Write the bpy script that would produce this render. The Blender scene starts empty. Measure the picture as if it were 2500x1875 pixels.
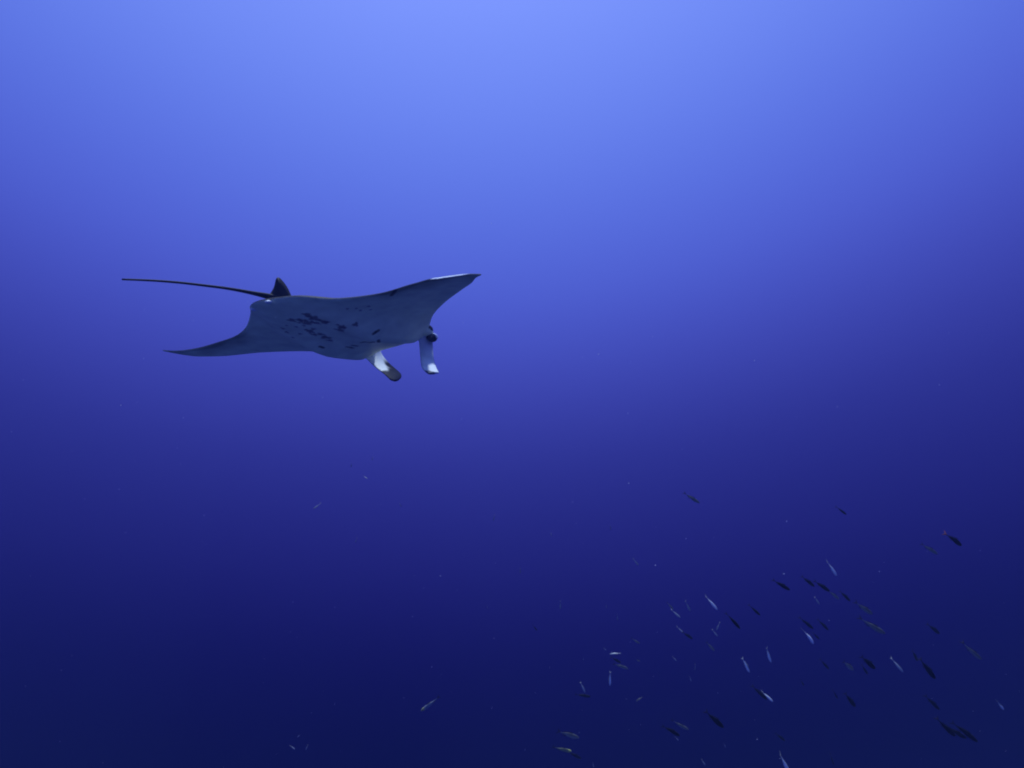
import bpy, bmesh, math, random
import numpy as np
from mathutils import Vector, Matrix
from mathutils.bvhtree import BVHTree
from mathutils.kdtree import KDTree

random.seed(7)
scene = bpy.context.scene
COL = scene.collection

# ------------------------------------------------------------------ camera
FPX, CX, CY = 1720.0, 1250.0, 937.5          # focal length and centre in pixels of the 2500 x 1875 photograph
cam_data = bpy.data.cameras.new('camera')
cam_data.sensor_width = 36.0
cam_data.lens = 36.0 * FPX / 2500.0
cam_data.clip_start = 0.05
cam_data.clip_end = 2000.0
cam = bpy.data.objects.new('camera', cam_data)
COL.objects.link(cam)
cam.location = (0, 0, 0)
cam.rotation_euler = (math.radians(90), 0, 0)
scene.camera = cam

# ------------------------------------------------------------------ light
SUN_EL, SUN_AZ = math.radians(63), math.radians(-4)     # azimuth measured from straight ahead (+Y), positive to the right
SUN = Vector((math.cos(SUN_EL) * math.sin(SUN_AZ), math.cos(SUN_EL) * math.cos(SUN_AZ), math.sin(SUN_EL)))

world = bpy.data.worlds.new('World')
scene.world = world
world.use_nodes = True
wn, wl = world.node_tree.nodes, world.node_tree.links
wn.clear()
w_out = wn.new('ShaderNodeOutputWorld')
w_bg = wn.new('ShaderNodeBackground')
w_tc = wn.new('ShaderNodeTexCoord')
# open water glows round the direction the sunlight comes down from and fades into the deep
def wmath(op, a, b=None):
    nd = wn.new('ShaderNodeMath'); nd.operation = op
    for i, v in enumerate((a, b)):
        if v is None: continue
        if isinstance(v, (int, float)): nd.inputs[i].default_value = v
        else: wl.new(v, nd.inputs[i])
    return nd.outputs[0]
def wdot(v):
    nd = wn.new('ShaderNodeVectorMath'); nd.operation = 'DOT_PRODUCT'
    nd.inputs[1].default_value = v
    wl.new(w_tc.outputs['Generated'], nd.inputs[0])
    return nd.outputs['Value']
ahead = wdot((math.sin(SUN_AZ), math.cos(SUN_AZ), 0))          # towards the sun's side of the sea
across = wdot((math.cos(SUN_AZ), -math.sin(SUN_AZ), 0))
a2, c2 = wmath('MULTIPLY', ahead, ahead), wmath('MULTIPLY', across, across)
flat = wmath('MAXIMUM', wmath('SQRT', wmath('ADD', a2, c2)), .001)
round_ = wmath('ADD', wmath('ADD', wmath('MULTIPLY', flat, .54), wmath('MULTIPLY', ahead, .11)),
               wmath('MULTIPLY', wmath('DIVIDE', wmath('SUBTRACT', a2, c2), flat), .35))
w_cos = wmath('ADD', wmath('MULTIPLY', wdot((0, 0, 1)), math.sin(SUN_EL)), wmath('MULTIPLY', round_, math.cos(SUN_EL)))
w_acos = wn.new('ShaderNodeMath'); w_acos.operation = 'ARCCOSINE'
wl.new(w_cos, w_acos.inputs[0])
w_map = wn.new('ShaderNodeMapRange')
w_map.inputs['From Min'].default_value = 0.0
w_map.inputs['From Max'].default_value = math.pi
wl.new(w_acos.outputs[0], w_map.inputs['Value'])
w_ramp = wn.new('ShaderNodeValToRGB')
w_ramp.color_ramp.interpolation = 'B_SPLINE'
WATER = [  # degrees from the sun, linear colour (halved; the Background strength doubles it)
    (0, (.230, .330, .77)), (18, (.195, .285, .71)), (32, (.124, .185, .567)), (40, (.090, .145, .503)),
    (48, (.060, .099, .423)), (56, (.041, .060, .337)), (63, (.0248, .0310, .223)), (70, (.0118, .0135, .132)),
    (78, (.0050, .0047, .075)), (85, (.0012, .0008, .035)), (93, (.0001, .0001, .012)),
    (115, (.0003, .0008, .014)), (180, (.0002, .0005, .009))]
els = w_ramp.color_ramp.elements
for i, (deg, c) in enumerate(WATER):
    e = els[i] if i < len(els) else els.new(deg / 180.0)
    e.position = deg / 180.0
for i, (deg, c) in enumerate(WATER):
    els[i].color = (*c, 1)
wl.new(w_map.outputs['Result'], w_ramp.inputs['Fac'])
# daylight sky seen through the surface straight overhead
w_sky = wn.new('ShaderNodeTexSky')
w_sky.sky_type = 'NISHITA'
w_sky.sun_disc = False
w_sky.sun_elevation = SUN_EL
w_sky.sun_rotation = SUN_AZ
w_tint = wn.new('ShaderNodeVectorMath'); w_tint.operation = 'MULTIPLY'
w_tint.inputs[1].default_value = (.03, .05, .08)
wl.new(w_sky.outputs['Color'], w_tint.inputs[0])
w_sep = wn.new('ShaderNodeSeparateXYZ')
wl.new(w_tc.outputs['Generated'], w_sep.inputs[0])
w_win = wn.new('ShaderNodeMapRange'); w_win.interpolation_type = 'SMOOTHSTEP'
w_win.inputs['From Min'].default_value = math.sin(math.radians(42))
w_win.inputs['From Max'].default_value = math.sin(math.radians(62))
wl.new(w_sep.outputs['Z'], w_win.inputs['Value'])
w_mix = wn.new('ShaderNodeMix'); w_mix.data_type = 'RGBA'
wl.new(w_win.outputs['Result'], w_mix.inputs['Factor'])
wl.new(w_ramp.outputs['Color'], w_mix.inputs[6])
wl.new(w_tint.outputs[0], w_mix.inputs[7])
wl.new(w_mix.outputs[2], w_bg.inputs['Color'])
w_bg.inputs['Strength'].default_value = 2.0
wl.new(w_bg.outputs[0], w_out.inputs['Surface'])

sun_data = bpy.data.lights.new('sun', 'SUN')
sun_data.energy = 5.0
sun_data.angle = math.radians(4)
sun_data.color = (.72, .86, 1.0)
sun = bpy.data.objects.new('sun', sun_data)
COL.objects.link(sun)
sun.rotation_euler = SUN.to_track_quat('Z', 'Y').to_euler()

scene.view_settings.view_transform = 'Standard'
scene.view_settings.look = 'None'
scene.view_settings.exposure = 0.0
scene.view_settings.gamma = 1.0
scene.view_settings.use_curve_mapping = False
scene.render.engine = 'CYCLES'
scene.cycles.max_bounces = 6
scene.cycles.volume_bounces = 3
scene.cycles.use_denoising = True
scene.cycles.filter_width = 2.0
scene.cycles.sample_clamp_indirect = 2.0

# ------------------------------------------------------------------ helpers
def tag(o, label=None, cat=None, group=None, kind=None):
    if label: o['label'] = label
    if cat: o['category'] = cat
    if group: o['group'] = group
    if kind: o['kind'] = kind
    return o

def mesh_from(name, verts, faces, smooth=True):
    me = bpy.data.meshes.new(name)
    me.from_pydata([tuple(map(float, v)) for v in verts], [], faces)
    me.update()
    if smooth:
        me.polygons.foreach_set('use_smooth', [True] * len(me.polygons))
    return me

def link(name, me, mat=None, parent=None):
    o = bpy.data.objects.new(name, me)
    COL.objects.link(o)
    if mat and me is not None and not me.materials:
        me.materials.append(mat)
    if parent:
        o.parent = parent
    return o

def new_mat(name):
    m = bpy.data.materials.new(name)
    m.use_nodes = True
    n, l = m.node_tree.nodes, m.node_tree.links
    return m, n, l, n['Principled BSDF']

def pix(x, y, dist):
    """point at a distance (along the view axis) on the line of sight of a photo pixel"""
    return Vector(((x - CX) / FPX * dist, dist, -(y - CY) / FPX * dist))

# ------------------------------------------------------------------ water haze
me = bpy.data.meshes.new('haze')
bm = bmesh.new()
bmesh.ops.create_cube(bm, size=1.0)
bm.to_mesh(me); bm.free()
haze = link('haze', me)
haze.scale = (140, 80, 128)
haze.location = (0, -30.5, -56.5)
tag(haze, 'clear blue sea water all round the swimming animals', 'water', kind='stuff')
hm = bpy.data.materials.new('sea_water_haze')
hm.use_nodes = True
hn, hl = hm.node_tree.nodes, hm.node_tree.links
hn.clear()
h_out = hn.new('ShaderNodeOutputMaterial')
h_vol = hn.new('ShaderNodeVolumePrincipled')
h_vol.inputs['Color'].default_value = (.088, .138, .45, 1)
h_vol.inputs['Density'].default_value = 0.014
h_vol.inputs['Anisotropy'].default_value = 0.0
hl.new(h_vol.outputs[0], h_out.inputs['Volume'])
me.materials.append(hm)

# ------------------------------------------------------------------ manta ray
DL = 1.45                                    # disc length in metres; manta frame: x forward, y to its left, z to its back
MV = np.array([[0.534, -0.846, 0.010], [-0.139, -0.076, 0.987], [-0.834, -0.528, -0.158]])
u_, _, v_ = np.linalg.svd(MV); MV = u_ @ v_  # view frame: right, up, towards the camera
TV = np.array([-1.2592894, 0.42422913, -5.30434771])

def back(px, py, y):
    """manta-frame point (in disc lengths) of a photo pixel on the animal's fore-and-aft plane at y"""
    d = MV.T @ np.array([(px - CX) / FPX, -(py - CY) / FPX, -1.0])
    o = MV.T @ (-TV)
    return (o + (y * DL - o[1]) / d[1] * d) / DL

def interp(xs, ys, x):
    """Catmull-Rom through the points"""
    xs, ys = np.asarray(xs, float), np.asarray(ys, float)
    m = np.gradient(ys, xs)
    i = np.clip(np.searchsorted(xs, x) - 1, 0, len(xs) - 2)
    h = xs[i + 1] - xs[i]; t = (x - xs[i]) / h
    return ((2*t**3 - 3*t**2 + 1) * ys[i] + (t**3 - 2*t**2 + t) * h * m[i]
            + (-2*t**3 + 3*t**2) * ys[i + 1] + (t**3 - t**2) * h * m[i + 1])

# span position, leading edge x z, trailing edge x z
SECT = [(-1.045, -.262, .042, -.268, .040), (-1.0, -.232, .047, -.278, .047), (-.9, -.12, .075, -.31, .046),
        (-.7, .07, .12, -.30, .043), (-.5, .19, .11, -.32, .022), (-.35, .29, .088, -.42, .000), (-.2, .42, .045, -.505, .012),
        (-.1, .455, .015, -.545, .005), (0, .465, .0, -.56, .0), (.1, .455, -.012, -.51, .005), (.2, .42, -.02, -.43, .015),
        (.35, .27, -.04, -.335, -.015), (.5, .19, -.032, -.27, -.03), (.7, .05, -.045, -.235, -.042),
        (.9, -.12, -.08, -.28, -.074), (1.0, -.215, -.085, -.312, -.076), (1.07, -.325, -.072, -.335, -.07)]
SA = np.array(SECT)
def section(y):
    return [interp(SA[:, 0], SA[:, k], y) for k in range(1, 5)]

def build_disc():
    ys = np.concatenate([np.linspace(-1.045, -.95, 7)[:-1], np.linspace(-.95, .95, 77), np.linspace(.95, 1.07, 8)[1:]])
    nu = 26
    us = (1 - np.cos(np.linspace(0, math.pi, nu))) / 2
    verts, faces = [], []
    loop = 2 * nu - 2
    for y in ys:
        lx, lz, tx, tz = section(y)
        a = abs(y)
        body = math.exp(-(a / .27) ** 4)
        ttop = .085 * math.exp(-(a / .22) ** 2) + .030 * max(0, 1 - a / 1.05) + .0045 - .002 * min(1, max(0, (a - .85) / .15))
        tbot = .062 * math.exp(-(a / .27) ** 4) + .024 * max(0, 1 - a / 1.05) + .0045 - .002 * min(1, max(0, (a - .85) / .15))
        ring = []
        for side in (1, -1):
            rng = range(nu) if side == 1 else range(nu - 2, 0, -1)
            for k in rng:
                u = us[k]
                wing = 1.9 * u ** .5 * (1 - u) ** .9 + .0 * u
                trunk = min(1.0, (u / .12) ** .5) * (1 - u ** 2.2) ** .8
                if side == -1:
                    trunk *= min(1.0, u / .40) ** .95
                prof = wing * (1 - body) + trunk * body
                t = ttop if side == 1 else tbot
                cheek = 0 if side == 1 else .052 * math.exp(-((a - .205) / .075) ** 2) * min(1, u / .10) ** .7 * min(1, max(0, (.92 - u) / .42))
                edge = (.0045 - .0022 * min(1, max(0, (a - .85) / .15))) * min(1, u / .02) * min(1, (1 - u) / .03)
                x = lx + (tx - lx) * u
                z = lz + (tz - lz) * u + side * (t * prof + edge + cheek)
                lip = math.exp(-((y + .90) / .075) ** 4)      # rear margin of the raised wing tip rolls down
                z -= lip * .007 * max(0, (u - .80) / .20) ** 1.3
                if side == 1 and k == 0 and a < .17:      # mouth drawn in between the lips
                    x -= .10 * (1 - (a / .17) ** 4)
                ring.append((x, y, z))
        verts += ring
    for i in range(len(ys) - 1):
        for j in range(loop):
            a_, b_ = i * loop + j, i * loop + (j + 1) % loop
            faces.append((a_, b_, b_ + loop, a_ + loop))
    faces.append(tuple(range(loop)))
    faces.append(tuple(reversed(range((len(ys) - 1) * loop, len(ys) * loop))))
    return verts, faces

def build_tube(path, radii, n=10, flat=1.0, upv=(0, 0, 1)):
    path = [np.asarray(p, float) for p in path]
    verts, faces = [], []
    for i, p in enumerate(path):
        d = path[min(i + 1, len(path) - 1)] - path[max(i - 1, 0)]
        d /= np.linalg.norm(d)
        s = np.cross(d, np.asarray(upv, float)); s /= np.linalg.norm(s)
        w = np.cross(s, d)
        for k in range(n):
            a = 2 * math.pi * k / n
            verts.append(p + radii[i] * (math.cos(a) * s * flat + math.sin(a) * w))
    for i in range(len(path) - 1):
        for k in range(n):
            faces.append((i*n + k, i*n + (k+1) % n, (i+1)*n + (k+1) % n, (i+1)*n + k))
    faces.append(tuple(reversed(range(n))))
    faces.append(tuple(range((len(path)-1)*n, len(path)*n)))
    return verts, faces

def build_ribbon(left, right, thick, nl=20, nw=8):
    """a flap of tissue spanned between two edges, rounded across"""
    def resample(E, n):
        E = np.array(E, float)
        s = np.concatenate([[0], np.cumsum(np.linalg.norm(np.diff(E, axis=0), axis=1))]); s /= s[-1]
        return np.stack([interp(s, E[:, k], np.linspace(0, 1, n)) for k in range(3)], 1)
    A, B = resample(left, nl), resample(right, nl)
    verts, faces = [], []
    loop = 2 * nw
    for i in range(nl):
        c = B[i] - A[i]
        d = A[min(i+1, nl-1)] + B[min(i+1, nl-1)] - A[max(i-1, 0)] - B[max(i-1, 0)]
        nrm = np.cross(c, d); nrm /= np.linalg.norm(nrm) + 1e-9
        for k in range(loop):
            a = 2 * math.pi * k / loop
            verts.append(A[i] + c * (.5 - .5 * math.cos(a)) + nrm * thick * math.sin(a) * (1 - .3 * i / nl))
    for i in range(nl - 1):
        for k in range(loop):
            faces.append((i*loop + k, i*loop + (k+1) % loop, (i+1)*loop + (k+1) % loop, (i+1)*loop + k))
    faces.append(tuple(reversed(range(loop))))
    faces.append(tuple(range((nl-1)*loop, nl*loop)))
    return verts, faces

def bp(points):
    return [back(*p) for p in points]

# horn-like fins beside the mouth: (pixel x, pixel y, plane y)
LEFT_FIN = (bp([(885, 868, .235), (900, 882, .20), (918, 899, .145), (935, 911, .09), (946, 921, .05), (953, 927.5, .025), (964, 930.5, .02)]),
            bp([(925, 846, .215), (934, 866, .20), (950, 886, .175), (967, 901, .145), (978, 911, .12), (981, 920, .085), (974, 928.5, .05)]))
RIGHT_FIN = (bp([(1020, 815, -.19), (1023, 840, -.195), (1025, 866, -.225), (1027, 886, -.275), (1032, 902, -.325), (1045, 913, -.365)]),
             bp([(1055, 815, -.225), (1057, 840, -.215), (1058, 864, -.23), (1061, 882, -.265), (1066, 897, -.31), (1073, 911, -.355)]))
DORSAL = [(648, 727), (658, 719), (666, 708), (671, 697), (673.2, 687), (675, 680.5), (678, 677), (682.5, 679.5), (689, 686), (696, 695), (702, 704.5), (707, 715), (711, 723), (722, 730)]
TAIL = [(700, 734), (668, 727), (651, 722.5), (620, 716), (564, 705.5), (500, 697), (434, 689.5), (390, 686), (347, 683.7), (298, 682)]

def smooth_pts(P, n):
    P = np.array(P, float)
    q = np.concatenate([[0], np.cumsum(np.linalg.norm(np.diff(P[:, :2], axis=0), axis=1))]); q /= q[-1]
    return [[float(interp(q, P[:, k], t)) for k in range(P.shape[1])] for t in np.linspace(0, 1, n)]
DORSAL = smooth_pts(DORSAL, 40)
TAIL = smooth_pts([(x, y, r) for (x, y), r in zip(TAIL, [.014, .016, .0135, .0095, .0066, .0056, .0050, .0046, .0042, .0036])], 48)
tail_rad = [p[2] for p in TAIL]
TAIL = [p[:2] for p in TAIL]
tail_path = [back(x, y, 0.0 + .05 * max(0, (640 - x) / 340) ** 2) for x, y in TAIL]
tail_path[0] = tail_path[0] + np.array([0, 0, .005])
dors = [back(x, y, 0.0) for x, y in DORSAL]
base = (dors[0] + dors[-1]) / 2
def build_dorsal():
    lo = np.linspace(0, 1, 13)
    verts, faces = [], []
    pts = np.array(dors)
    ctr = np.array([base[0], 0, base[2] - .02])
    n = len(pts)
    for s in (1, -1):
        for q in (1.0, .7, .35, 0):
            for p in pts:
                r = ctr + (p - ctr) * q
                h = max(0, min(1, (r[2] - ctr[2]) / (pts[:, 2].max() - ctr[2])))
                r = r + np.array([0, s * ((.014 * (1 - h) + .003) * (1 - q ** 2) + .0035), 0])
                verts.append(r)
    for s in (0, 1):
        o = s * 4 * n
        for q in range(3):
            for k in range(n - 1):
                f_ = (o + q*n + k, o + q*n + k + 1, o + (q+1)*n + k + 1, o + (q+1)*n + k)
                faces.append(f_ if s == 0 else tuple(reversed(f_)))
    for k in range(n - 1):
        faces.append((k + 1, k, 4*n + k, 4*n + k + 1))
    faces.append((0, n, 5*n, 4*n)); faces.append((n, 2*n, 6*n, 5*n)); faces.append((2*n, 3*n, 7*n, 6*n))
    e = n - 1
    faces.append((4*n+e, 5*n+e, n+e, e)); faces.append((5*n+e, 6*n+e, 2*n+e, n+e)); faces.append((6*n+e, 7*n+e, 3*n+e, 2*n+e))
    return verts, faces

PARTS = {'disc': build_disc(), 'left_fin': build_ribbon(*LEFT_FIN, .011), 'right_fin': build_ribbon(*RIGHT_FIN, .011),
         'tail': build_tube(tail_path, tail_rad), 'dorsal': build_dorsal()}
for s in (1, -1):       # pelvic fins either side of the tail root
    PARTS['pelvic%d' % s] = build_tube([(-.40, s*.055, .0), (-.44 - .02*(s < 0), s*.07, .0), (-.475 - .04*(s < 0), s*.08, -.004), (-.50 - .05*(s < 0), s*.083, -.008), (-.51 - .055*(s < 0), s*.083, -.010)],
                                       [.02, .016, .011, .007, .0045], 10, 2.4)
    PARTS['brow%d' % s] = build_tube([(.30, s*.215, .02 - s*.03), (.35, s*.232, .015 - s*.03), (.40, s*.225, .01 - s*.03), (.44, s*.205, -.005 - s*.03)],
                                     [.035, .036, .033, .022], 12)

bm = bmesh.new()
for nm, (vs, fs) in PARTS.items():
    if nm in ('tail', 'dorsal'): continue
    bv = [bm.verts.new(tuple(np.asarray(v, float) * DL)) for v in vs]
    for f_ in fs:
        bm.faces.new([bv[i] for i in f_])
bmesh.ops.recalc_face_normals(bm, faces=bm.faces)
tmp_me = bpy.data.meshes.new('skin_source')
bm.to_mesh(tmp_me); bm.free()
tmp = link('skin_source', tmp_me)
md = tmp.modifiers.new('remesh', 'REMESH')
md.mode = 'VOXEL'; md.voxel_size = 0.0052
dg = bpy.context.evaluated_depsgraph_get()
skin = bpy.data.meshes.new_from_object(tmp.evaluated_get(dg))
bpy.data.objects.remove(tmp); bpy.data.meshes.remove(tmp_me)
bm = bmesh.new(); bm.from_mesh(skin)
for _ in range(4):
    bmesh.ops.smooth_vert(bm, verts=bm.verts, factor=.5, use_axis_x=True, use_axis_y=True, use_axis_z=True)
for nm in ('tail', 'dorsal'):              # the thin whip and the small fin keep their own finer surface
    vs, fs = PARTS[nm]
    bv = [bm.verts.new(tuple(np.asarray(v, float) * DL)) for v in vs]
    bmesh.ops.recalc_face_normals(bm, faces=[bm.faces.new([bv[i] for i in f_]) for f_ in fs])
bm.to_mesh(skin); skin.name = 'manta_body'
bvh = BVHTree.FromBMesh(bm)
bm.free()
skin.polygons.foreach_set('use_smooth', [True] * len(skin.polygons))

# ---- markings, a colour per vertex: black back, pale belly with dark blotches, dark rear margins
nv = len(skin.vertices)
co = np.empty(nv * 3); skin.vertices.foreach_get('co', co); co = co.reshape(-1, 3) / DL
no = np.empty(nv * 3); skin.vertices.foreach_get('normal', no); no = no.reshape(-1, 3)
names = list(PARTS)
kd_pts, kd_id = [], []
for i, nm in enumerate(names):
    vs = np.asarray(PARTS[nm][0], float)
    for f_ in PARTS[nm][1]:
        if len(f_) == 4:
            q = vs[list(f_)]
            for a in (.25, .75):
                for b in (.25, .75):
                    kd_pts.append((q[0]*(1-a) + q[1]*a)*(1-b) + (q[3]*(1-a) + q[2]*a)*b); kd_id.append(i)
kd = KDTree(len(kd_pts))
for i, p in enumerate(kd_pts): kd.insert(p, i)
kd.balance()
part = np.array([kd_id[kd.find(p)[1]] for p in co])

def sst(a, b, x):
    t = np.clip((x - a) / (b - a), 0, 1)
    return t * t * (3 - 2 * t)

BLACK = np.array([.021, .021, .026])
BELLY = np.array([.90, .97, .58])  # white belly; green tint puts a camera flash's fill light into the colour
WHITE = np.array([.80, .84, .86])
sec = np.array([section(y) for y in np.linspace(-1.04, 1.06, 220)])
yi = np.clip(((co[:, 1] + 1.04) / 2.10 * 219).astype(int), 0, 219)
chord = (sec[yi, 0] - co[:, 0]) / np.maximum(sec[yi, 0] - sec[yi, 2], 1e-3)
rear = sec[yi, 2]
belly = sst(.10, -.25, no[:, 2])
margin = sst(.045, .012, co[:, 0] - rear + .012 * np.sin(co[:, 1] * 23)) * sst(.35, .55, np.abs(co[:, 1]))
tipd = sst(.86, 1.0, np.abs(co[:, 1]))
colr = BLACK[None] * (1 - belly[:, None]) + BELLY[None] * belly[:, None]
shade = 1 - .45 * belly * np.maximum(margin, tipd * .6)
wav = .02 * np.sin(co[:, 1] * 19) + .01 * np.sin(co[:, 1] * 47)
band = sst(.15, .03, co[:, 0] - rear + wav) * sst(.40, .58, np.abs(co[:, 1])) * sst(.95, .80, np.abs(co[:, 1]))
shade *= 1 - .42 * belly * band              # dark pigment along the rear of the wings
colr *= shade[:, None]

def hit(px, py):
    d = MV.T @ np.array([(px - CX) / FPX, -(py - CY) / FPX, -1.0])
    r = bvh.ray_cast(Vector(MV.T @ (-TV)), Vector(d).normalized())
    return None if r[0] is None else np.array(r[0]) / DL

SPOTS = [(712, 782, 7), (730, 781, 5), (740, 783.5, 8), (748, 768, 6), (755, 773, 6), (769, 778, 9), (763, 787, 6), (775, 789, 5),
         (791, 786, 8), (797, 787, 4), (730, 788, 3), (750, 790, 6), (753, 807, 7), (762, 811, 5), (733, 815, 4), (767, 817, 6), (783, 816, 6), (795, 824, 9),
         (805, 831, 6), (833, 800, 7), (830, 806, 8), (838, 798, 5), (868, 792, 5), (715, 824, 3), (700, 811, 4), (690, 802, 4), (824, 793, 3), (848, 754, 2.5),
         (870, 753, 2.5), (900, 748, 3), (765, 803, 4), (757, 813, 3), (700, 795, 3), (723, 798, 3), (742, 795, 3), (880, 758, 2.5), (905, 756, 2.5)]
DARK = np.array([.15, .10, .13])
low = no[:, 2] < .1
for x, y, r in SPOTS:
    h = hit(x, y)
    if h is None: continue
    rr = r / 355.0
    d = co - h
    ang = np.arctan2(d[:, 1], d[:, 0])
    wob = 1 + .25 * np.sin(3 * ang + x) + .15 * np.sin(5 * ang + y)
    k = sst(1.25, .75, np.linalg.norm(d, axis=1) / (rr * wob)) * low * .85
    colr = colr * (1 - k[:, None]) + DARK * k[:, None]
# gill slits, and last the shaded crease of a wing fold, painted as dark strokes
for pts in ([(912, 815), (917, 811), (924, 807)], [(882, 837), (892, 835), (904, 837), (912, 835)], [(846, 847), (855, 848), (862, 850)],
            [(781, 846), (789, 849)], [(924, 831), (925, 836)], [(860, 843), (872, 845)], [(955, 722), (962, 714), (966, 706)]):
    P = [hit(*p) for p in pts]
    P = [p for p in P if p is not None]
    for a, b in zip(P[:-1], P[1:]):
        ab = b - a; L2 = max(ab @ ab, 1e-9)
        t = np.clip(((co - a) @ ab) / L2, 0, 1)
        d = np.linalg.norm(co - (a + t[:, None] * ab), axis=1)
        k = sst(.013, .005, d) * low * .9
        colr = colr * (1 - k[:, None]) + BLACK * k[:, None]

# fins: black outside, white inside
def along(edge_a, edge_b, p):
    mid = (np.array(edge_a) + np.array(edge_b)) / 2
    s = np.concatenate([[0], np.cumsum(np.linalg.norm(np.diff(mid, axis=0), axis=1))]); s /= s[-1]
    best = np.full(len(p), 9.0); val = np.zeros(len(p)); across = np.zeros(len(p))
    A, B = np.array(edge_a), np.array(edge_b)
    for q in np.linspace(0, 1, 60):
        m = np.array([np.interp(q, s, mid[:, k]) for k in range(3)])
        a = np.array([np.interp(q, s, A[:, k]) for k in range(3)]); b = np.array([np.interp(q, s, B[:, k]) for k in range(3)])
        d = np.linalg.norm(p - m, axis=1)
        c = ((p - a) @ (b - a)) / ((b - a) @ (b - a))
        w = d < best
        best[w] = d[w]; val[w] = q; across[w] = c[w]
    return val, across
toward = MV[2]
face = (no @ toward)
for nm, fin in (('left_fin', LEFT_FIN), ('right_fin', RIGHT_FIN)):
    w = part == names.index(nm)
    q, c = along(*fin, co[w])
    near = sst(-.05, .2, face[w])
    if nm == 'left_fin':
        blk = np.maximum(sst(.50, .64, q + .25 * (c - .4) + .03 * np.sin(c * 14)), sst(.58, .72, c + .06 * np.sin(q * 17)) * sst(.22, .40, q))
        blk = np.maximum(blk, sst(.12, .02, q) * .8)
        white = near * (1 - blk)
    else:
        white = near * (1 - sst(.96, 1.0, q) * .8) * (.75 + .25 * sst(.45, .8, q))  # shade on the upper part is painted in as a darker white
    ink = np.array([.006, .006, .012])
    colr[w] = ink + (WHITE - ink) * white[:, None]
for nm in ('tail', 'dorsal'):
    colr[part == names.index(nm)] = BLACK
w = (part == names.index('brow-1')) & (no[:, 2] > -.2)
colr[w] = BLACK
# pale flash on the upper side of the wing tips, by the rear edge
k = sst(.80, .83, -co[:, 1]) * sst(1.0, .975, -co[:, 1]) * sst(.018, .011, co[:, 0] - rear) * (no[:, 2] > -.15)
colr = colr * (1 - k[:, None]) + WHITE * k[:, None]
# pale rims of the pelvic fins
for s in (1, -1):
    w = (part == names.index('pelvic%d' % s))
    k = (sst(-.485 - .05*(s < 0), -.50 - .05*(s < 0), co[:, 0]) * w)[:, None]
    colr = colr * (1 - k) + WHITE * k
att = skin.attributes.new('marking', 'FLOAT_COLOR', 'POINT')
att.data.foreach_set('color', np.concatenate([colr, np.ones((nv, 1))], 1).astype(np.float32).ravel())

m_skin, n, l, bsdf = new_mat('manta_skin')
a = n.new('ShaderNodeAttribute'); a.attribute_name = 'marking'
tc = n.new('ShaderNodeTexCoord')
no1 = n.new('ShaderNodeTexNoise'); no1.inputs['Scale'].default_value = 9; no1.inputs['Detail'].default_value = 6
no2 = n.new('ShaderNodeTexNoise'); no2.inputs['Scale'].default_value = 90; no2.inputs['Detail'].default_value = 3
l.new(tc.outputs['Object'], no1.inputs['Vector']); l.new(tc.outputs['Object'], no2.inputs['Vector'])
mr = n.new('ShaderNodeMapRange'); mr.inputs['To Min'].default_value = .84; mr.inputs['To Max'].default_value = 1.12
mr.inputs['From Min'].default_value = .3; mr.inputs['From Max'].default_value = .7
l.new(no1.outputs['Fac'], mr.inputs['Value'])
mul = n.new('ShaderNodeVectorMath'); mul.operation = 'SCALE'
l.new(a.outputs['Color'], mul.inputs[0]); l.new(mr.outputs['Result'], mul.inputs['Scale'])
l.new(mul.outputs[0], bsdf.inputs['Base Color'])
bsdf.inputs['Roughness'].default_value = .55
bsdf.inputs['Specular IOR Level'].default_value = .06
bmp = n.new('ShaderNodeBump'); bmp.inputs['Strength'].default_value = .25; bmp.inputs['Distance'].default_value = .004
l.new(no2.outputs['Fac'], bmp.inputs['Height']); l.new(bmp.outputs[0], bsdf.inputs['Normal'])

R_ = Matrix(((1, 0, 0), (0, 0, -1), (0, 1, 0))) @ Matrix([list(map(float, r)) for r in MV])    # view frame -> world
manta = bpy.data.objects.new('manta_ray', None)
COL.objects.link(manta)
manta.matrix_world = Matrix.Translation((TV[0], -TV[2], TV[1])) @ R_.to_4x4()
tag(manta, 'large manta ray gliding with spread wings, spotted belly and long thin tail', 'manta ray')
link('body', skin, m_skin, manta)

m_eye, n, l, bsdf = new_mat('wet_dark_eye')
bsdf.inputs['Base Color'].default_value = (.010, .009, .014, 1); bsdf.inputs['Roughness'].default_value = .4
m_lid, n, l, bsdf = new_mat('pale_eye_rim')
bsdf.inputs['Base Color'].default_value = (.75, .78, .82, 1); bsdf.inputs['Roughness'].default_value = .6
def eye_mesh(r):
    bm = bmesh.new(); bmesh.ops.create_uvsphere(bm, u_segments=20, v_segments=14, radius=r)
    me = bpy.data.meshes.new('eye'); bm.to_mesh(me); bm.free()
    me.polygons.foreach_set('use_smooth', [True] * len(me.polygons)); return me
for s in (1, -1):
    p = back(1054, 825, -.235) if s == -1 else np.array([.37, .235, -.02])
    e = link('eye', eye_mesh(.041), m_eye, manta)
    e.location = tuple(p * DL); e.scale = (1.3, .9, .8)
    arc = []
    for t in np.linspace(-.15, 1.25, 14):       # pale rim over the front of the eye
        v = MV.T @ np.array([math.cos(t), math.sin(t), .25])
        if s == 1: v = v * np.array([1, -1, 1])
        arc.append(v * .045 * np.array([1, 1, .95]))
    v_, f_ = build_tube(arc, [.003] + [.008] * 12 + [.003], 8, 1, tuple(MV.T @ np.array([0, 0, 1.0])))
    link('eye_rim', mesh_from('eye_rim', v_, f_), m_lid, e)

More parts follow.
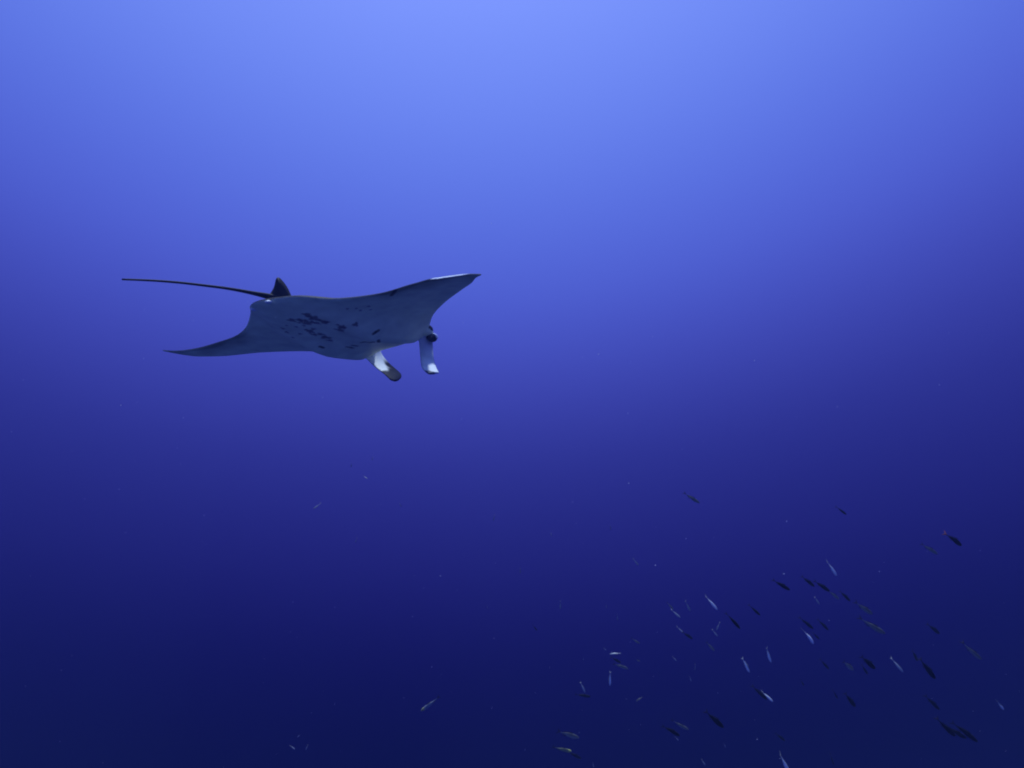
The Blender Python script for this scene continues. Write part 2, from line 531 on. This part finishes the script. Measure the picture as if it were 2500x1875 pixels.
# ------------------------------------------------------------------ fish
def fish_body_mesh(depth, width, bend, rings=20, segs=12):
    prof = [(0, .02), (.03, .30), (.08, .55), (.16, .80), (.28, .98), (.38, 1.0), (.5, .92), (.62, .74), (.74, .50), (.85, .27), (.93, .16), (1.0, .15)]
    px_, py_ = zip(*prof)
    verts, faces = [], []
    for i in range(rings):
        u = i / (rings - 1)
        h = float(interp(px_, py_, u))
        wd = h * (1 if u < .6 else max(.25, 1 - (u - .6) * 1.9))
        x = .5 - u * .86
        off = bend * (max(0, u - .25) ** 2)
        for k in range(segs):
            a = 2 * math.pi * k / segs
            verts.append((x, off + math.cos(a) * wd * width, math.sin(a) * h * depth * (1.0 if math.sin(a) > 0 else 1.08)))
    for i in range(rings - 1):
        for k in range(segs):
            faces.append((i*segs + k, (i+1)*segs + k, (i+1)*segs + (k+1) % segs, i*segs + (k+1) % segs))
    faces.append(tuple(range(segs))); faces.append(tuple(reversed(range((rings-1)*segs, rings*segs))))
    return mesh_from('fish_body', verts, faces)

def plate(name, outline, off, thick):
    """thin fin from an (x, z) outline standing in the fish's middle plane, shifted sideways by off(x)"""
    n_ = len(outline)
    c = (sum(p[0] for p in outline) / n_, sum(p[1] for p in outline) / n_)
    verts, faces = [], []
    for s in (1, -1):
        for x, z in outline: verts.append((x, off(x) + s * thick * .25, z))
        verts.append((c[0], off(c[0]) + s * thick, c[1]))
    m_ = n_ + 1
    for k in range(n_):
        faces.append((k, (k+1) % n_, n_)); faces.append((m_ + (k+1) % n_, m_ + k, m_ + n_))
        faces.append(((k+1) % n_, k, m_ + k, m_ + (k+1) % n_))
    return mesh_from(name, verts, faces)

def fish_meshes(depth, width, bend):
    off = lambda x: bend * max(0, (.5 - x) / .86 - .25) ** 2
    d = depth
    body = fish_body_mesh(depth, width, bend)
    up = plate('tail_fin', [(-.33, .012), (-.39, .035), (-.46, .080), (-.515, .105), (-.475, .058), (-.44, .024), (-.425, .0),
                            (-.44, -.024), (-.475, -.058), (-.515, -.105), (-.46, -.080), (-.39, -.035), (-.33, -.012)], off, .006)
    dor = plate('dorsal_fin', [(.17, d * .93), (.12, d + .045), (.07, d + .040), (-.05, d * .85 + .022), (-.20, d * .55 + .015), (-.24, d * .36), (-.05, d * .8), (.08, d * .95)], off, .004)
    ana = plate('anal_fin', [(-.05, -d * .88), (-.09, -d * .85 - .035), (-.14, -d * .75 - .02), (-.26, -d * .35 - .012), (-.26, -d * .3), (-.12, -d * .72)], off, .004)
    return body, up, dor, ana

FORMS = [fish_meshes(.088, .060, b) for b in (0.0, .10, -.10, .22)]
eye_fish = eye_mesh(.016)

def fish_mat(name, back_c, flank, low_c, metal, head=None):
    m, n, l, bsdf = new_mat(name)
    tc = n.new('ShaderNodeTexCoord'); sp = n.new('ShaderNodeSeparateXYZ'); l.new(tc.outputs['Object'], sp.inputs[0])
    nz = n.new('ShaderNodeTexNoise'); nz.inputs['Scale'].default_value = 14; nz.inputs['Detail'].default_value = 4
    l.new(tc.outputs['Object'], nz.inputs['Vector'])
    mr = n.new('ShaderNodeMapRange'); mr.inputs['From Min'].default_value = -.09; mr.inputs['From Max'].default_value = .09
    l.new(sp.outputs['Z'], mr.inputs['Value'])
    ad = n.new('ShaderNodeMath'); ad.operation = 'MULTIPLY_ADD'; ad.inputs[1].default_value = .22
    l.new(nz.outputs['Fac'], ad.inputs[0]); l.new(mr.outputs['Result'], ad.inputs[2])
    cr = n.new('ShaderNodeValToRGB')
    e = cr.color_ramp.elements
    e[0].position = .15; e[0].color = (*low_c, 1)
    e[1].position = .92; e[1].color = (*back_c, 1)
    for p, c in ((.35, flank), (.60, flank), (.72, tuple(.5 * (x + y) for x, y in zip(flank, back_c)))):
        q = e.new(p); q.color = (*c, 1)
    l.new(ad.outputs[0], cr.inputs['Fac'])
    col_out = cr.outputs['Color']
    if head:
        hr = n.new('ShaderNodeMapRange'); hr.interpolation_type = 'SMOOTHSTEP'
        hr.inputs['From Min'].default_value = .26; hr.inputs['From Max'].default_value = .36
        l.new(sp.outputs['X'], hr.inputs['Value'])
        mx = n.new('ShaderNodeMix'); mx.data_type = 'RGBA'; mx.inputs[7].default_value = (*head, 1)
        l.new(hr.outputs['Result'], mx.inputs['Factor']); l.new(col_out, mx.inputs[6]); col_out = mx.outputs[2]
    l.new(col_out, bsdf.inputs['Base Color'])
    bsdf.inputs['Metallic'].default_value = metal
    bsdf.inputs['Roughness'].default_value = .42
    bsdf.inputs['Specular IOR Level'].default_value = .1 if max(flank) < .05 else .4
    return m
MAT_SILVER = fish_mat('silver_scales', (.05, .065, .07), (.62, .66, .68), (.78, .80, .82), .15)
MAT_PALE = fish_mat('dull_silver_scales', (.05, .06, .07), (.24, .26, .30), (.30, .33, .36), .05)
MAT_DARK = fish_mat('dark_olive_scales', (.010, .010, .008), (.018, .018, .014), (.05, .05, .04), .0)
MAT_OLIVE = fish_mat('olive_grey_scales', (.09, .095, .07), (.24, .25, .21), (.36, .37, .34), .1)
MAT_YELLOW = fish_mat('yellowish_scales', (.12, .13, .05), (.24, .26, .12), (.30, .32, .26), .1, (.55, .56, .10))
MAT_BRIGHT = fish_mat('bright_silver_scales', (.3, .33, .36), (.86, .88, .90), (.88, .89, .90), .0)
MAT_SILVER_YELLOW = fish_mat('silver_scales_yellow_head', (.12, .14, .18), (.20, .23, .30), (.26, .29, .34), .0, (.34, .34, .12))
m_fin, n, l, bsdf = new_mat('fin_membrane'); bsdf.inputs['Base Color'].default_value = (.03, .028, .026, 1); bsdf.inputs['Roughness'].default_value = .6; bsdf.inputs['Alpha'].default_value = .55
m_finp, n, l, bsdf = new_mat('pale_fin_membrane'); bsdf.inputs['Base Color'].default_value = (.30, .32, .33, 1); bsdf.inputs['Roughness'].default_value = .6; bsdf.inputs['Alpha'].default_value = .5
m_red, n, l, bsdf = new_mat('reddish_fin_membrane'); bsdf.inputs['Base Color'].default_value = (.30, .07, .05, 1); bsdf.inputs['Roughness'].default_value = .6
m_fe, n, l, bsdf = new_mat('fish_eye'); bsdf.inputs['Base Color'].default_value = (.01, .01, .01, 1); bsdf.inputs['Roughness'].default_value = .1
MATS = {'S': MAT_SILVER, 'D': MAT_DARK, 'O': MAT_OLIVE, 'Y': MAT_YELLOW, 's': MAT_PALE, 'd': MAT_DARK, 'o': MAT_OLIVE}
FINS = {'S': m_finp, 's': m_finp, 'D': m_fin, 'd': m_fin, 'O': m_fin, 'o': m_fin, 'Y': m_fin}

def mat_copy(me, mat):
    key = (me.name, mat.name)
    if key not in mat_copy.cache:
        c = me.copy(); c.materials.clear(); c.materials.append(mat); mat_copy.cache[key] = c
    return mat_copy.cache[key]
mat_copy.cache = {}

LABEL = {'S': ('silver fish of a steeply diving pair', 'pair of silver fish'),
         'D': ('dark fish in a cluster of three overlapping fish', 'three overlapping dark fish'),
         'O': ('olive grey fish with dim lit flank in the loose school', 'olive grey fish of the school'),
         'Y': ('yellowish fish below the school', 'yellowish fish'),
         's': ('tiny pale sliver of a fish drifting in the deep blue', 'tiny pale fish in the distance'),
         'd': ('small faint dark fish far off in the blue', 'faint dark fish in the distance'),
         'o': ('small faint olive fish far off in the blue', 'faint olive fish in the distance')}

def fish(tx, ty, hx, hy, kind, label=None, form=None, tail=None, tilt=None, mat=None):
    p = math.hypot(hx - tx, hy - ty)
    small = kind.islower()
    L0 = (.10 if p < 16 else .14) if small else (.17 if kind == 'D' else .20)
    tilt = math.radians(random.uniform(-22, 22)) if tilt is None else tilt
    dist = FPX * L0 * math.cos(tilt) / p
    dist = min(max(dist, 4.4), 8.2) * random.uniform(.95, 1.05)
    L = p * dist / FPX / math.cos(tilt)
    c = pix((tx + hx) / 2, (ty + hy) / 2, dist)
    fwd = Vector(((hx - tx) / p * math.cos(tilt), math.sin(tilt), -(hy - ty) / p * math.cos(tilt))).normalized()
    to_cam = (-c).normalized()
    if kind in 'Ss':          # rolled over so that the flank faces the light and the lens
        side = (to_cam * .75 + SUN * .75 + Vector((random.uniform(-.25, .25), 0, 0))).normalized()
        side = (side - fwd * side.dot(fwd)).normalized()
        up = fwd.cross(side)
        if up.z < 0:
            side = -side; up = -up
        rot = Matrix((fwd, side, up)).transposed()
    else:                     # upright: seen obliquely from above and the side
        up = (Vector((0, 0, 1)) + to_cam * random.uniform(.1, .6)).normalized()
        up = (up - fwd * up.dot(fwd)).normalized()
        rot = Matrix((fwd, up.cross(fwd), up)).transposed()
    root = bpy.data.objects.new('fish', None)
    COL.objects.link(root)
    root.matrix_world = Matrix.Translation(c) @ rot.to_4x4() @ Matrix.Scale(L, 4)
    lb, gr = LABEL[kind]
    tag(root, label or lb, 'fish', None if label else gr)
    F = FORMS[form if form is not None else random.choice((0, 0, 1, 2))]
    link('body', mat_copy(F[0], mat or MATS[kind]), None, root)
    link('tail_fin', mat_copy(F[1], tail or FINS[kind]), None, root)
    if not small:
        link('dorsal_fin', mat_copy(F[2], FINS[kind]), None, root)
        link('anal_fin', mat_copy(F[3], FINS[kind]), None, root)
        for s in (1, -1):
            e = link('eye', mat_copy(eye_fish, m_fe), None, root)
            e.location = (.425, s * .030, .022)
    return root

def za(pts, kind, **kw):      # coordinates read on the enlarged lower right part of the photograph
    k = 900 / 2088
    fish(1600 + pts[0]*k, 1160 + pts[1]*k, 1600 + pts[2]*k, 1160 + pts[3]*k, kind, **kw)
def zb(x0, y0):
    k = 450 / 2074
    return lambda pts, kind, **kw: fish(x0 + pts[0]*k, y0 + pts[1]*k, x0 + pts[2]*k, y0 + pts[3]*k, kind, **kw)

za((160, 103, 250, 157), 'O', label='lone olive fish above the school with a bent tail', form=1)
za((1025, 178, 1078, 222), 'd')
za((1640, 328, 1748, 405), 'D', label='dark curved fish with a reddish tail swimming beside a slimmer grey one', form=3, tail=m_red)
za((1505, 388, 1597, 447), 'O', label='slim grey fish beside the curved fish with the reddish tail')
za((962, 480, 1035, 576), 'S', label='silver fish topmost of the dense part of the school')
za((660, 590, 765, 653), 'D', label='plump dark fish with forked tail at the edge of the dense school')
za((825, 570, 903, 632), 'D', label='dark fish at the tail end of a slanting chain of three'); za((895, 595, 990, 660), 'D', label='dark middle fish in a slanting chain of three'); za((975, 650, 1043, 705), 'O', label='olive fish leading a slanting chain of three'); za((1040, 650, 1105, 715), 'D', label='small dark fish just behind the pale grey one with the light snout')
za((1125, 718, 1238, 793), 'O', label='pale grey fish with light green snout in a row of dark fish')
za((1155, 815, 1297, 895), 'O', form=1, label='large olive fish right under the pale grey one'); za((905, 690, 928, 732), 's'); za((280, 680, 355, 768), 'S', label='silver fish alone at the sparse side of the school, above a dark one'); za((165, 710, 200, 772), 's')
za((65, 722, 103, 760), 'o'); za((85, 762, 142, 806), 's'); za((530, 735, 590, 790), 'd'); za((405, 780, 475, 865), 'd')
za((815, 805, 892, 868), 'D', label='dark fish just above the brightest silver fish')
za((832, 860, 905, 965), 'S', label='brightest silver fish, close under a dark one', form=1, mat=MAT_BRIGHT)
za((890, 890, 930, 930), 'd'); za((918, 815, 980, 878), 'D', label='thin dark fish beside the dark one above the brightest silver fish'); za((118, 858, 160, 893), 's'); za((150, 885, 215, 932), 'D', label='dark fish with a tiny pale fish at its tail')
za((365, 830, 347, 880), 's'); za((320, 875, 352, 912), 's'); za((285, 940, 338, 1000), 'o'); za((97, 1028, 120, 1052), 's')
za((225, 1068, 224, 1105), 's'); za((190, 1138, 205, 1168), 's')
za((495, 1035, 533, 1117), 'S', form=1); za((625, 975, 655, 1060), 'S')
za((548, 1195, 628, 1266), 'D', label='dark fish partly behind a thin silver one'); za((600, 1222, 668, 1285), 'S', label='thin silver fish crossing in front of a dark one')
za((278, 1330, 390, 1435), 'D', label='large dark fish with a widely forked tail', form=0, tilt=.1)
za((90, 1393, 188, 1440), 'O', label='pale olive fish just above a dark one with a yellow snout'); za((35, 1412, 140, 1478), 'D', label='dark fish just under a pale olive one')
za((113, 1483, 132, 1503), 's'); za((385, 1515, 400, 1545), 's'); za((262, 1612, 283, 1642), 's'); za((675, 1455, 738, 1510), 'D', label='dark fish alone above the lowest silver fish')
za((690, 1570, 765, 1690), 'S', label='lowest silver fish of the school, pale and steeply diving', form=2)
za((990, 1580, 1010, 1640), 'd'); za((820, 1155, 843, 1195), 'd'); za((1065, 1225, 1140, 1320), 'D', label='broad dark fish with a faint small one close behind it'); za((1005, 1215, 1030, 1265), 'd')
za((1535, 840, 1618, 903), 'D', label='lone dark fish between the slim grey fish and the bent olive one'); za((1738, 958, 1848, 1045), 'O', label='bent olive fish swimming by itself beyond the long dark one', form=3)
za((1445, 985, 1495, 1060), 'D', label='short dark fish just behind the long dark one'); za((1495, 1035, 1585, 1155), 'D', label='long dark fish with a shorter one right behind it'); za((1525, 1245, 1610, 1330), 'D', label='dark fish directly above the cluster of three overlapping fish'); za((1925, 1272, 1980, 1335), 'S', label='thin silver fish farthest out, beyond the cluster of three')
za((1590, 1380, 1700, 1480), 'D'); za((1690, 1400, 1810, 1500), 'D'); za((1640, 1420, 1760, 1490), 'D')
za((1045, 1040, 1135, 1115), 'O', label='olive fish behind a dark one that has a small one below it'); za((1150, 1010, 1255, 1105), 'D', label='dark fish with a small faint one tucked below it'); za((1165, 1070, 1205, 1130), 'd'); za((1340, 1038, 1395, 1110), 's'); za((930, 1040, 985, 1100), 'd')
z = zb(1150, 1515)
z((1570, 405, 1690, 482), 'D', label='dark fish under a small silver fish that swims the other way'); z((1595, 478, 1770, 545), 'O', label='olive fish touching the dark fish above it')
z((1680, 355, 1560, 385), 'S', label='small silver fish swimming against the others above a dark pair', mat=MAT_PALE); z((1490, 305, 1520, 335), 's')
z((1560, 575, 1562, 735), 'S', label='pale silver fish hanging head down'); z((1165, 820, 1350, 865), 'D', label='dark fish swimming almost level under a faint pale one'); z((1230, 695, 1285, 805), 's')
z((1945, 855, 1855, 905), 'o'); z((965, 1220, 1220, 1345), 'O', label='grey olive fish above the yellow headed one')
z((915, 1420, 1135, 1485), 'Y', label='olive fish with a bright yellow head under a grey olive one', form=1); z((1080, 1462, 1245, 1565), 'D', label='dark fish overlapping the head of the yellowish one')
z((1265, 415, 1265, 450), 's'); z((1800, 200, 1900, 260), 'o'); z((1850, 430, 1905, 465), 'o'); z((690, 50, 745, 110), 'd')
z((240, 960, 232, 995), 's'); z((1225, 1240, 1215, 1270), 's'); z((1370, 1600, 1380, 1650), 's'); z((612, 1435, 605, 1465), 's')
z = zb(1150, 1160)
for p in ((265, 440, 250, 520), (1568, 560, 1575, 620), (1820, 940, 1885, 1015), (553, 1045, 557, 1105), (1005, 1410, 1007, 1510), (180, 1465, 185, 1505),
          (1510, 1440, 1528, 1500), (1635, 1550, 1653, 1640), (900, 650, 903, 690)):
    z(p, 's')
z = zb(700, 1515)
z((1725, 880, 1513, 1000), 'O', label='lone silver fish with yellowish head swimming away from the school', mat=MAT_SILVER_YELLOW)
for p in ((40, 1400, 90, 1455), (155, 1275, 120, 1315), (235, 1400, 215, 1455), (545, 925, 535, 950)):
    z(p, 's')
z = zb(700, 1000)
for p in ((727, 600, 724, 650), (865, 750, 912, 778), (390, 1055, 300, 1115), (1270, 1050, 1290, 1095), (790, 1440, 770, 1500), (970, 530, 960, 570)):
    z(p, 's')

# ------------------------------------------------------------------ drifting specks
m_snow, n, l, bsdf = new_mat('drifting_speck'); bsdf.inputs['Base Color'].default_value = (.75, .78, .8, 1); bsdf.inputs['Roughness'].default_value = .8
bm = bmesh.new()
rs = random.Random(11)
SNOW = [(866, 549), (1842, 880), (1721, 931), (1535, 1180), (1593, 822), (1200, 545), (1533, 1009), (2393, 1344), (2147, 1395), (1675, 1315), (1914, 1401), (1600, 1380), (673, 775)]
pts = [pix(x, y, rs.uniform(2.2, 3.6)) for x, y in SNOW] + [pix(rs.uniform(0, 2500), rs.uniform(700, 1875), rs.uniform(3, 9)) for _ in range(180)]
for p in pts:
    r = bmesh.ops.create_icosphere(bm, subdivisions=1, radius=rs.uniform(.0008, .0017))
    sc = Vector((rs.uniform(.6, 1.6), rs.uniform(.6, 1.4), rs.uniform(.6, 1.6)))
    for v in r['verts']:
        v.co = Vector((v.co.x*sc.x, v.co.y*sc.y, v.co.z*sc.z)) + p
me = bpy.data.meshes.new('marine_snow'); bm.to_mesh(me); bm.free()
snow = link('marine_snow', me, m_snow)
tag(snow, 'tiny pale specks of plankton drifting in the water', 'plankton', kind='stuff')
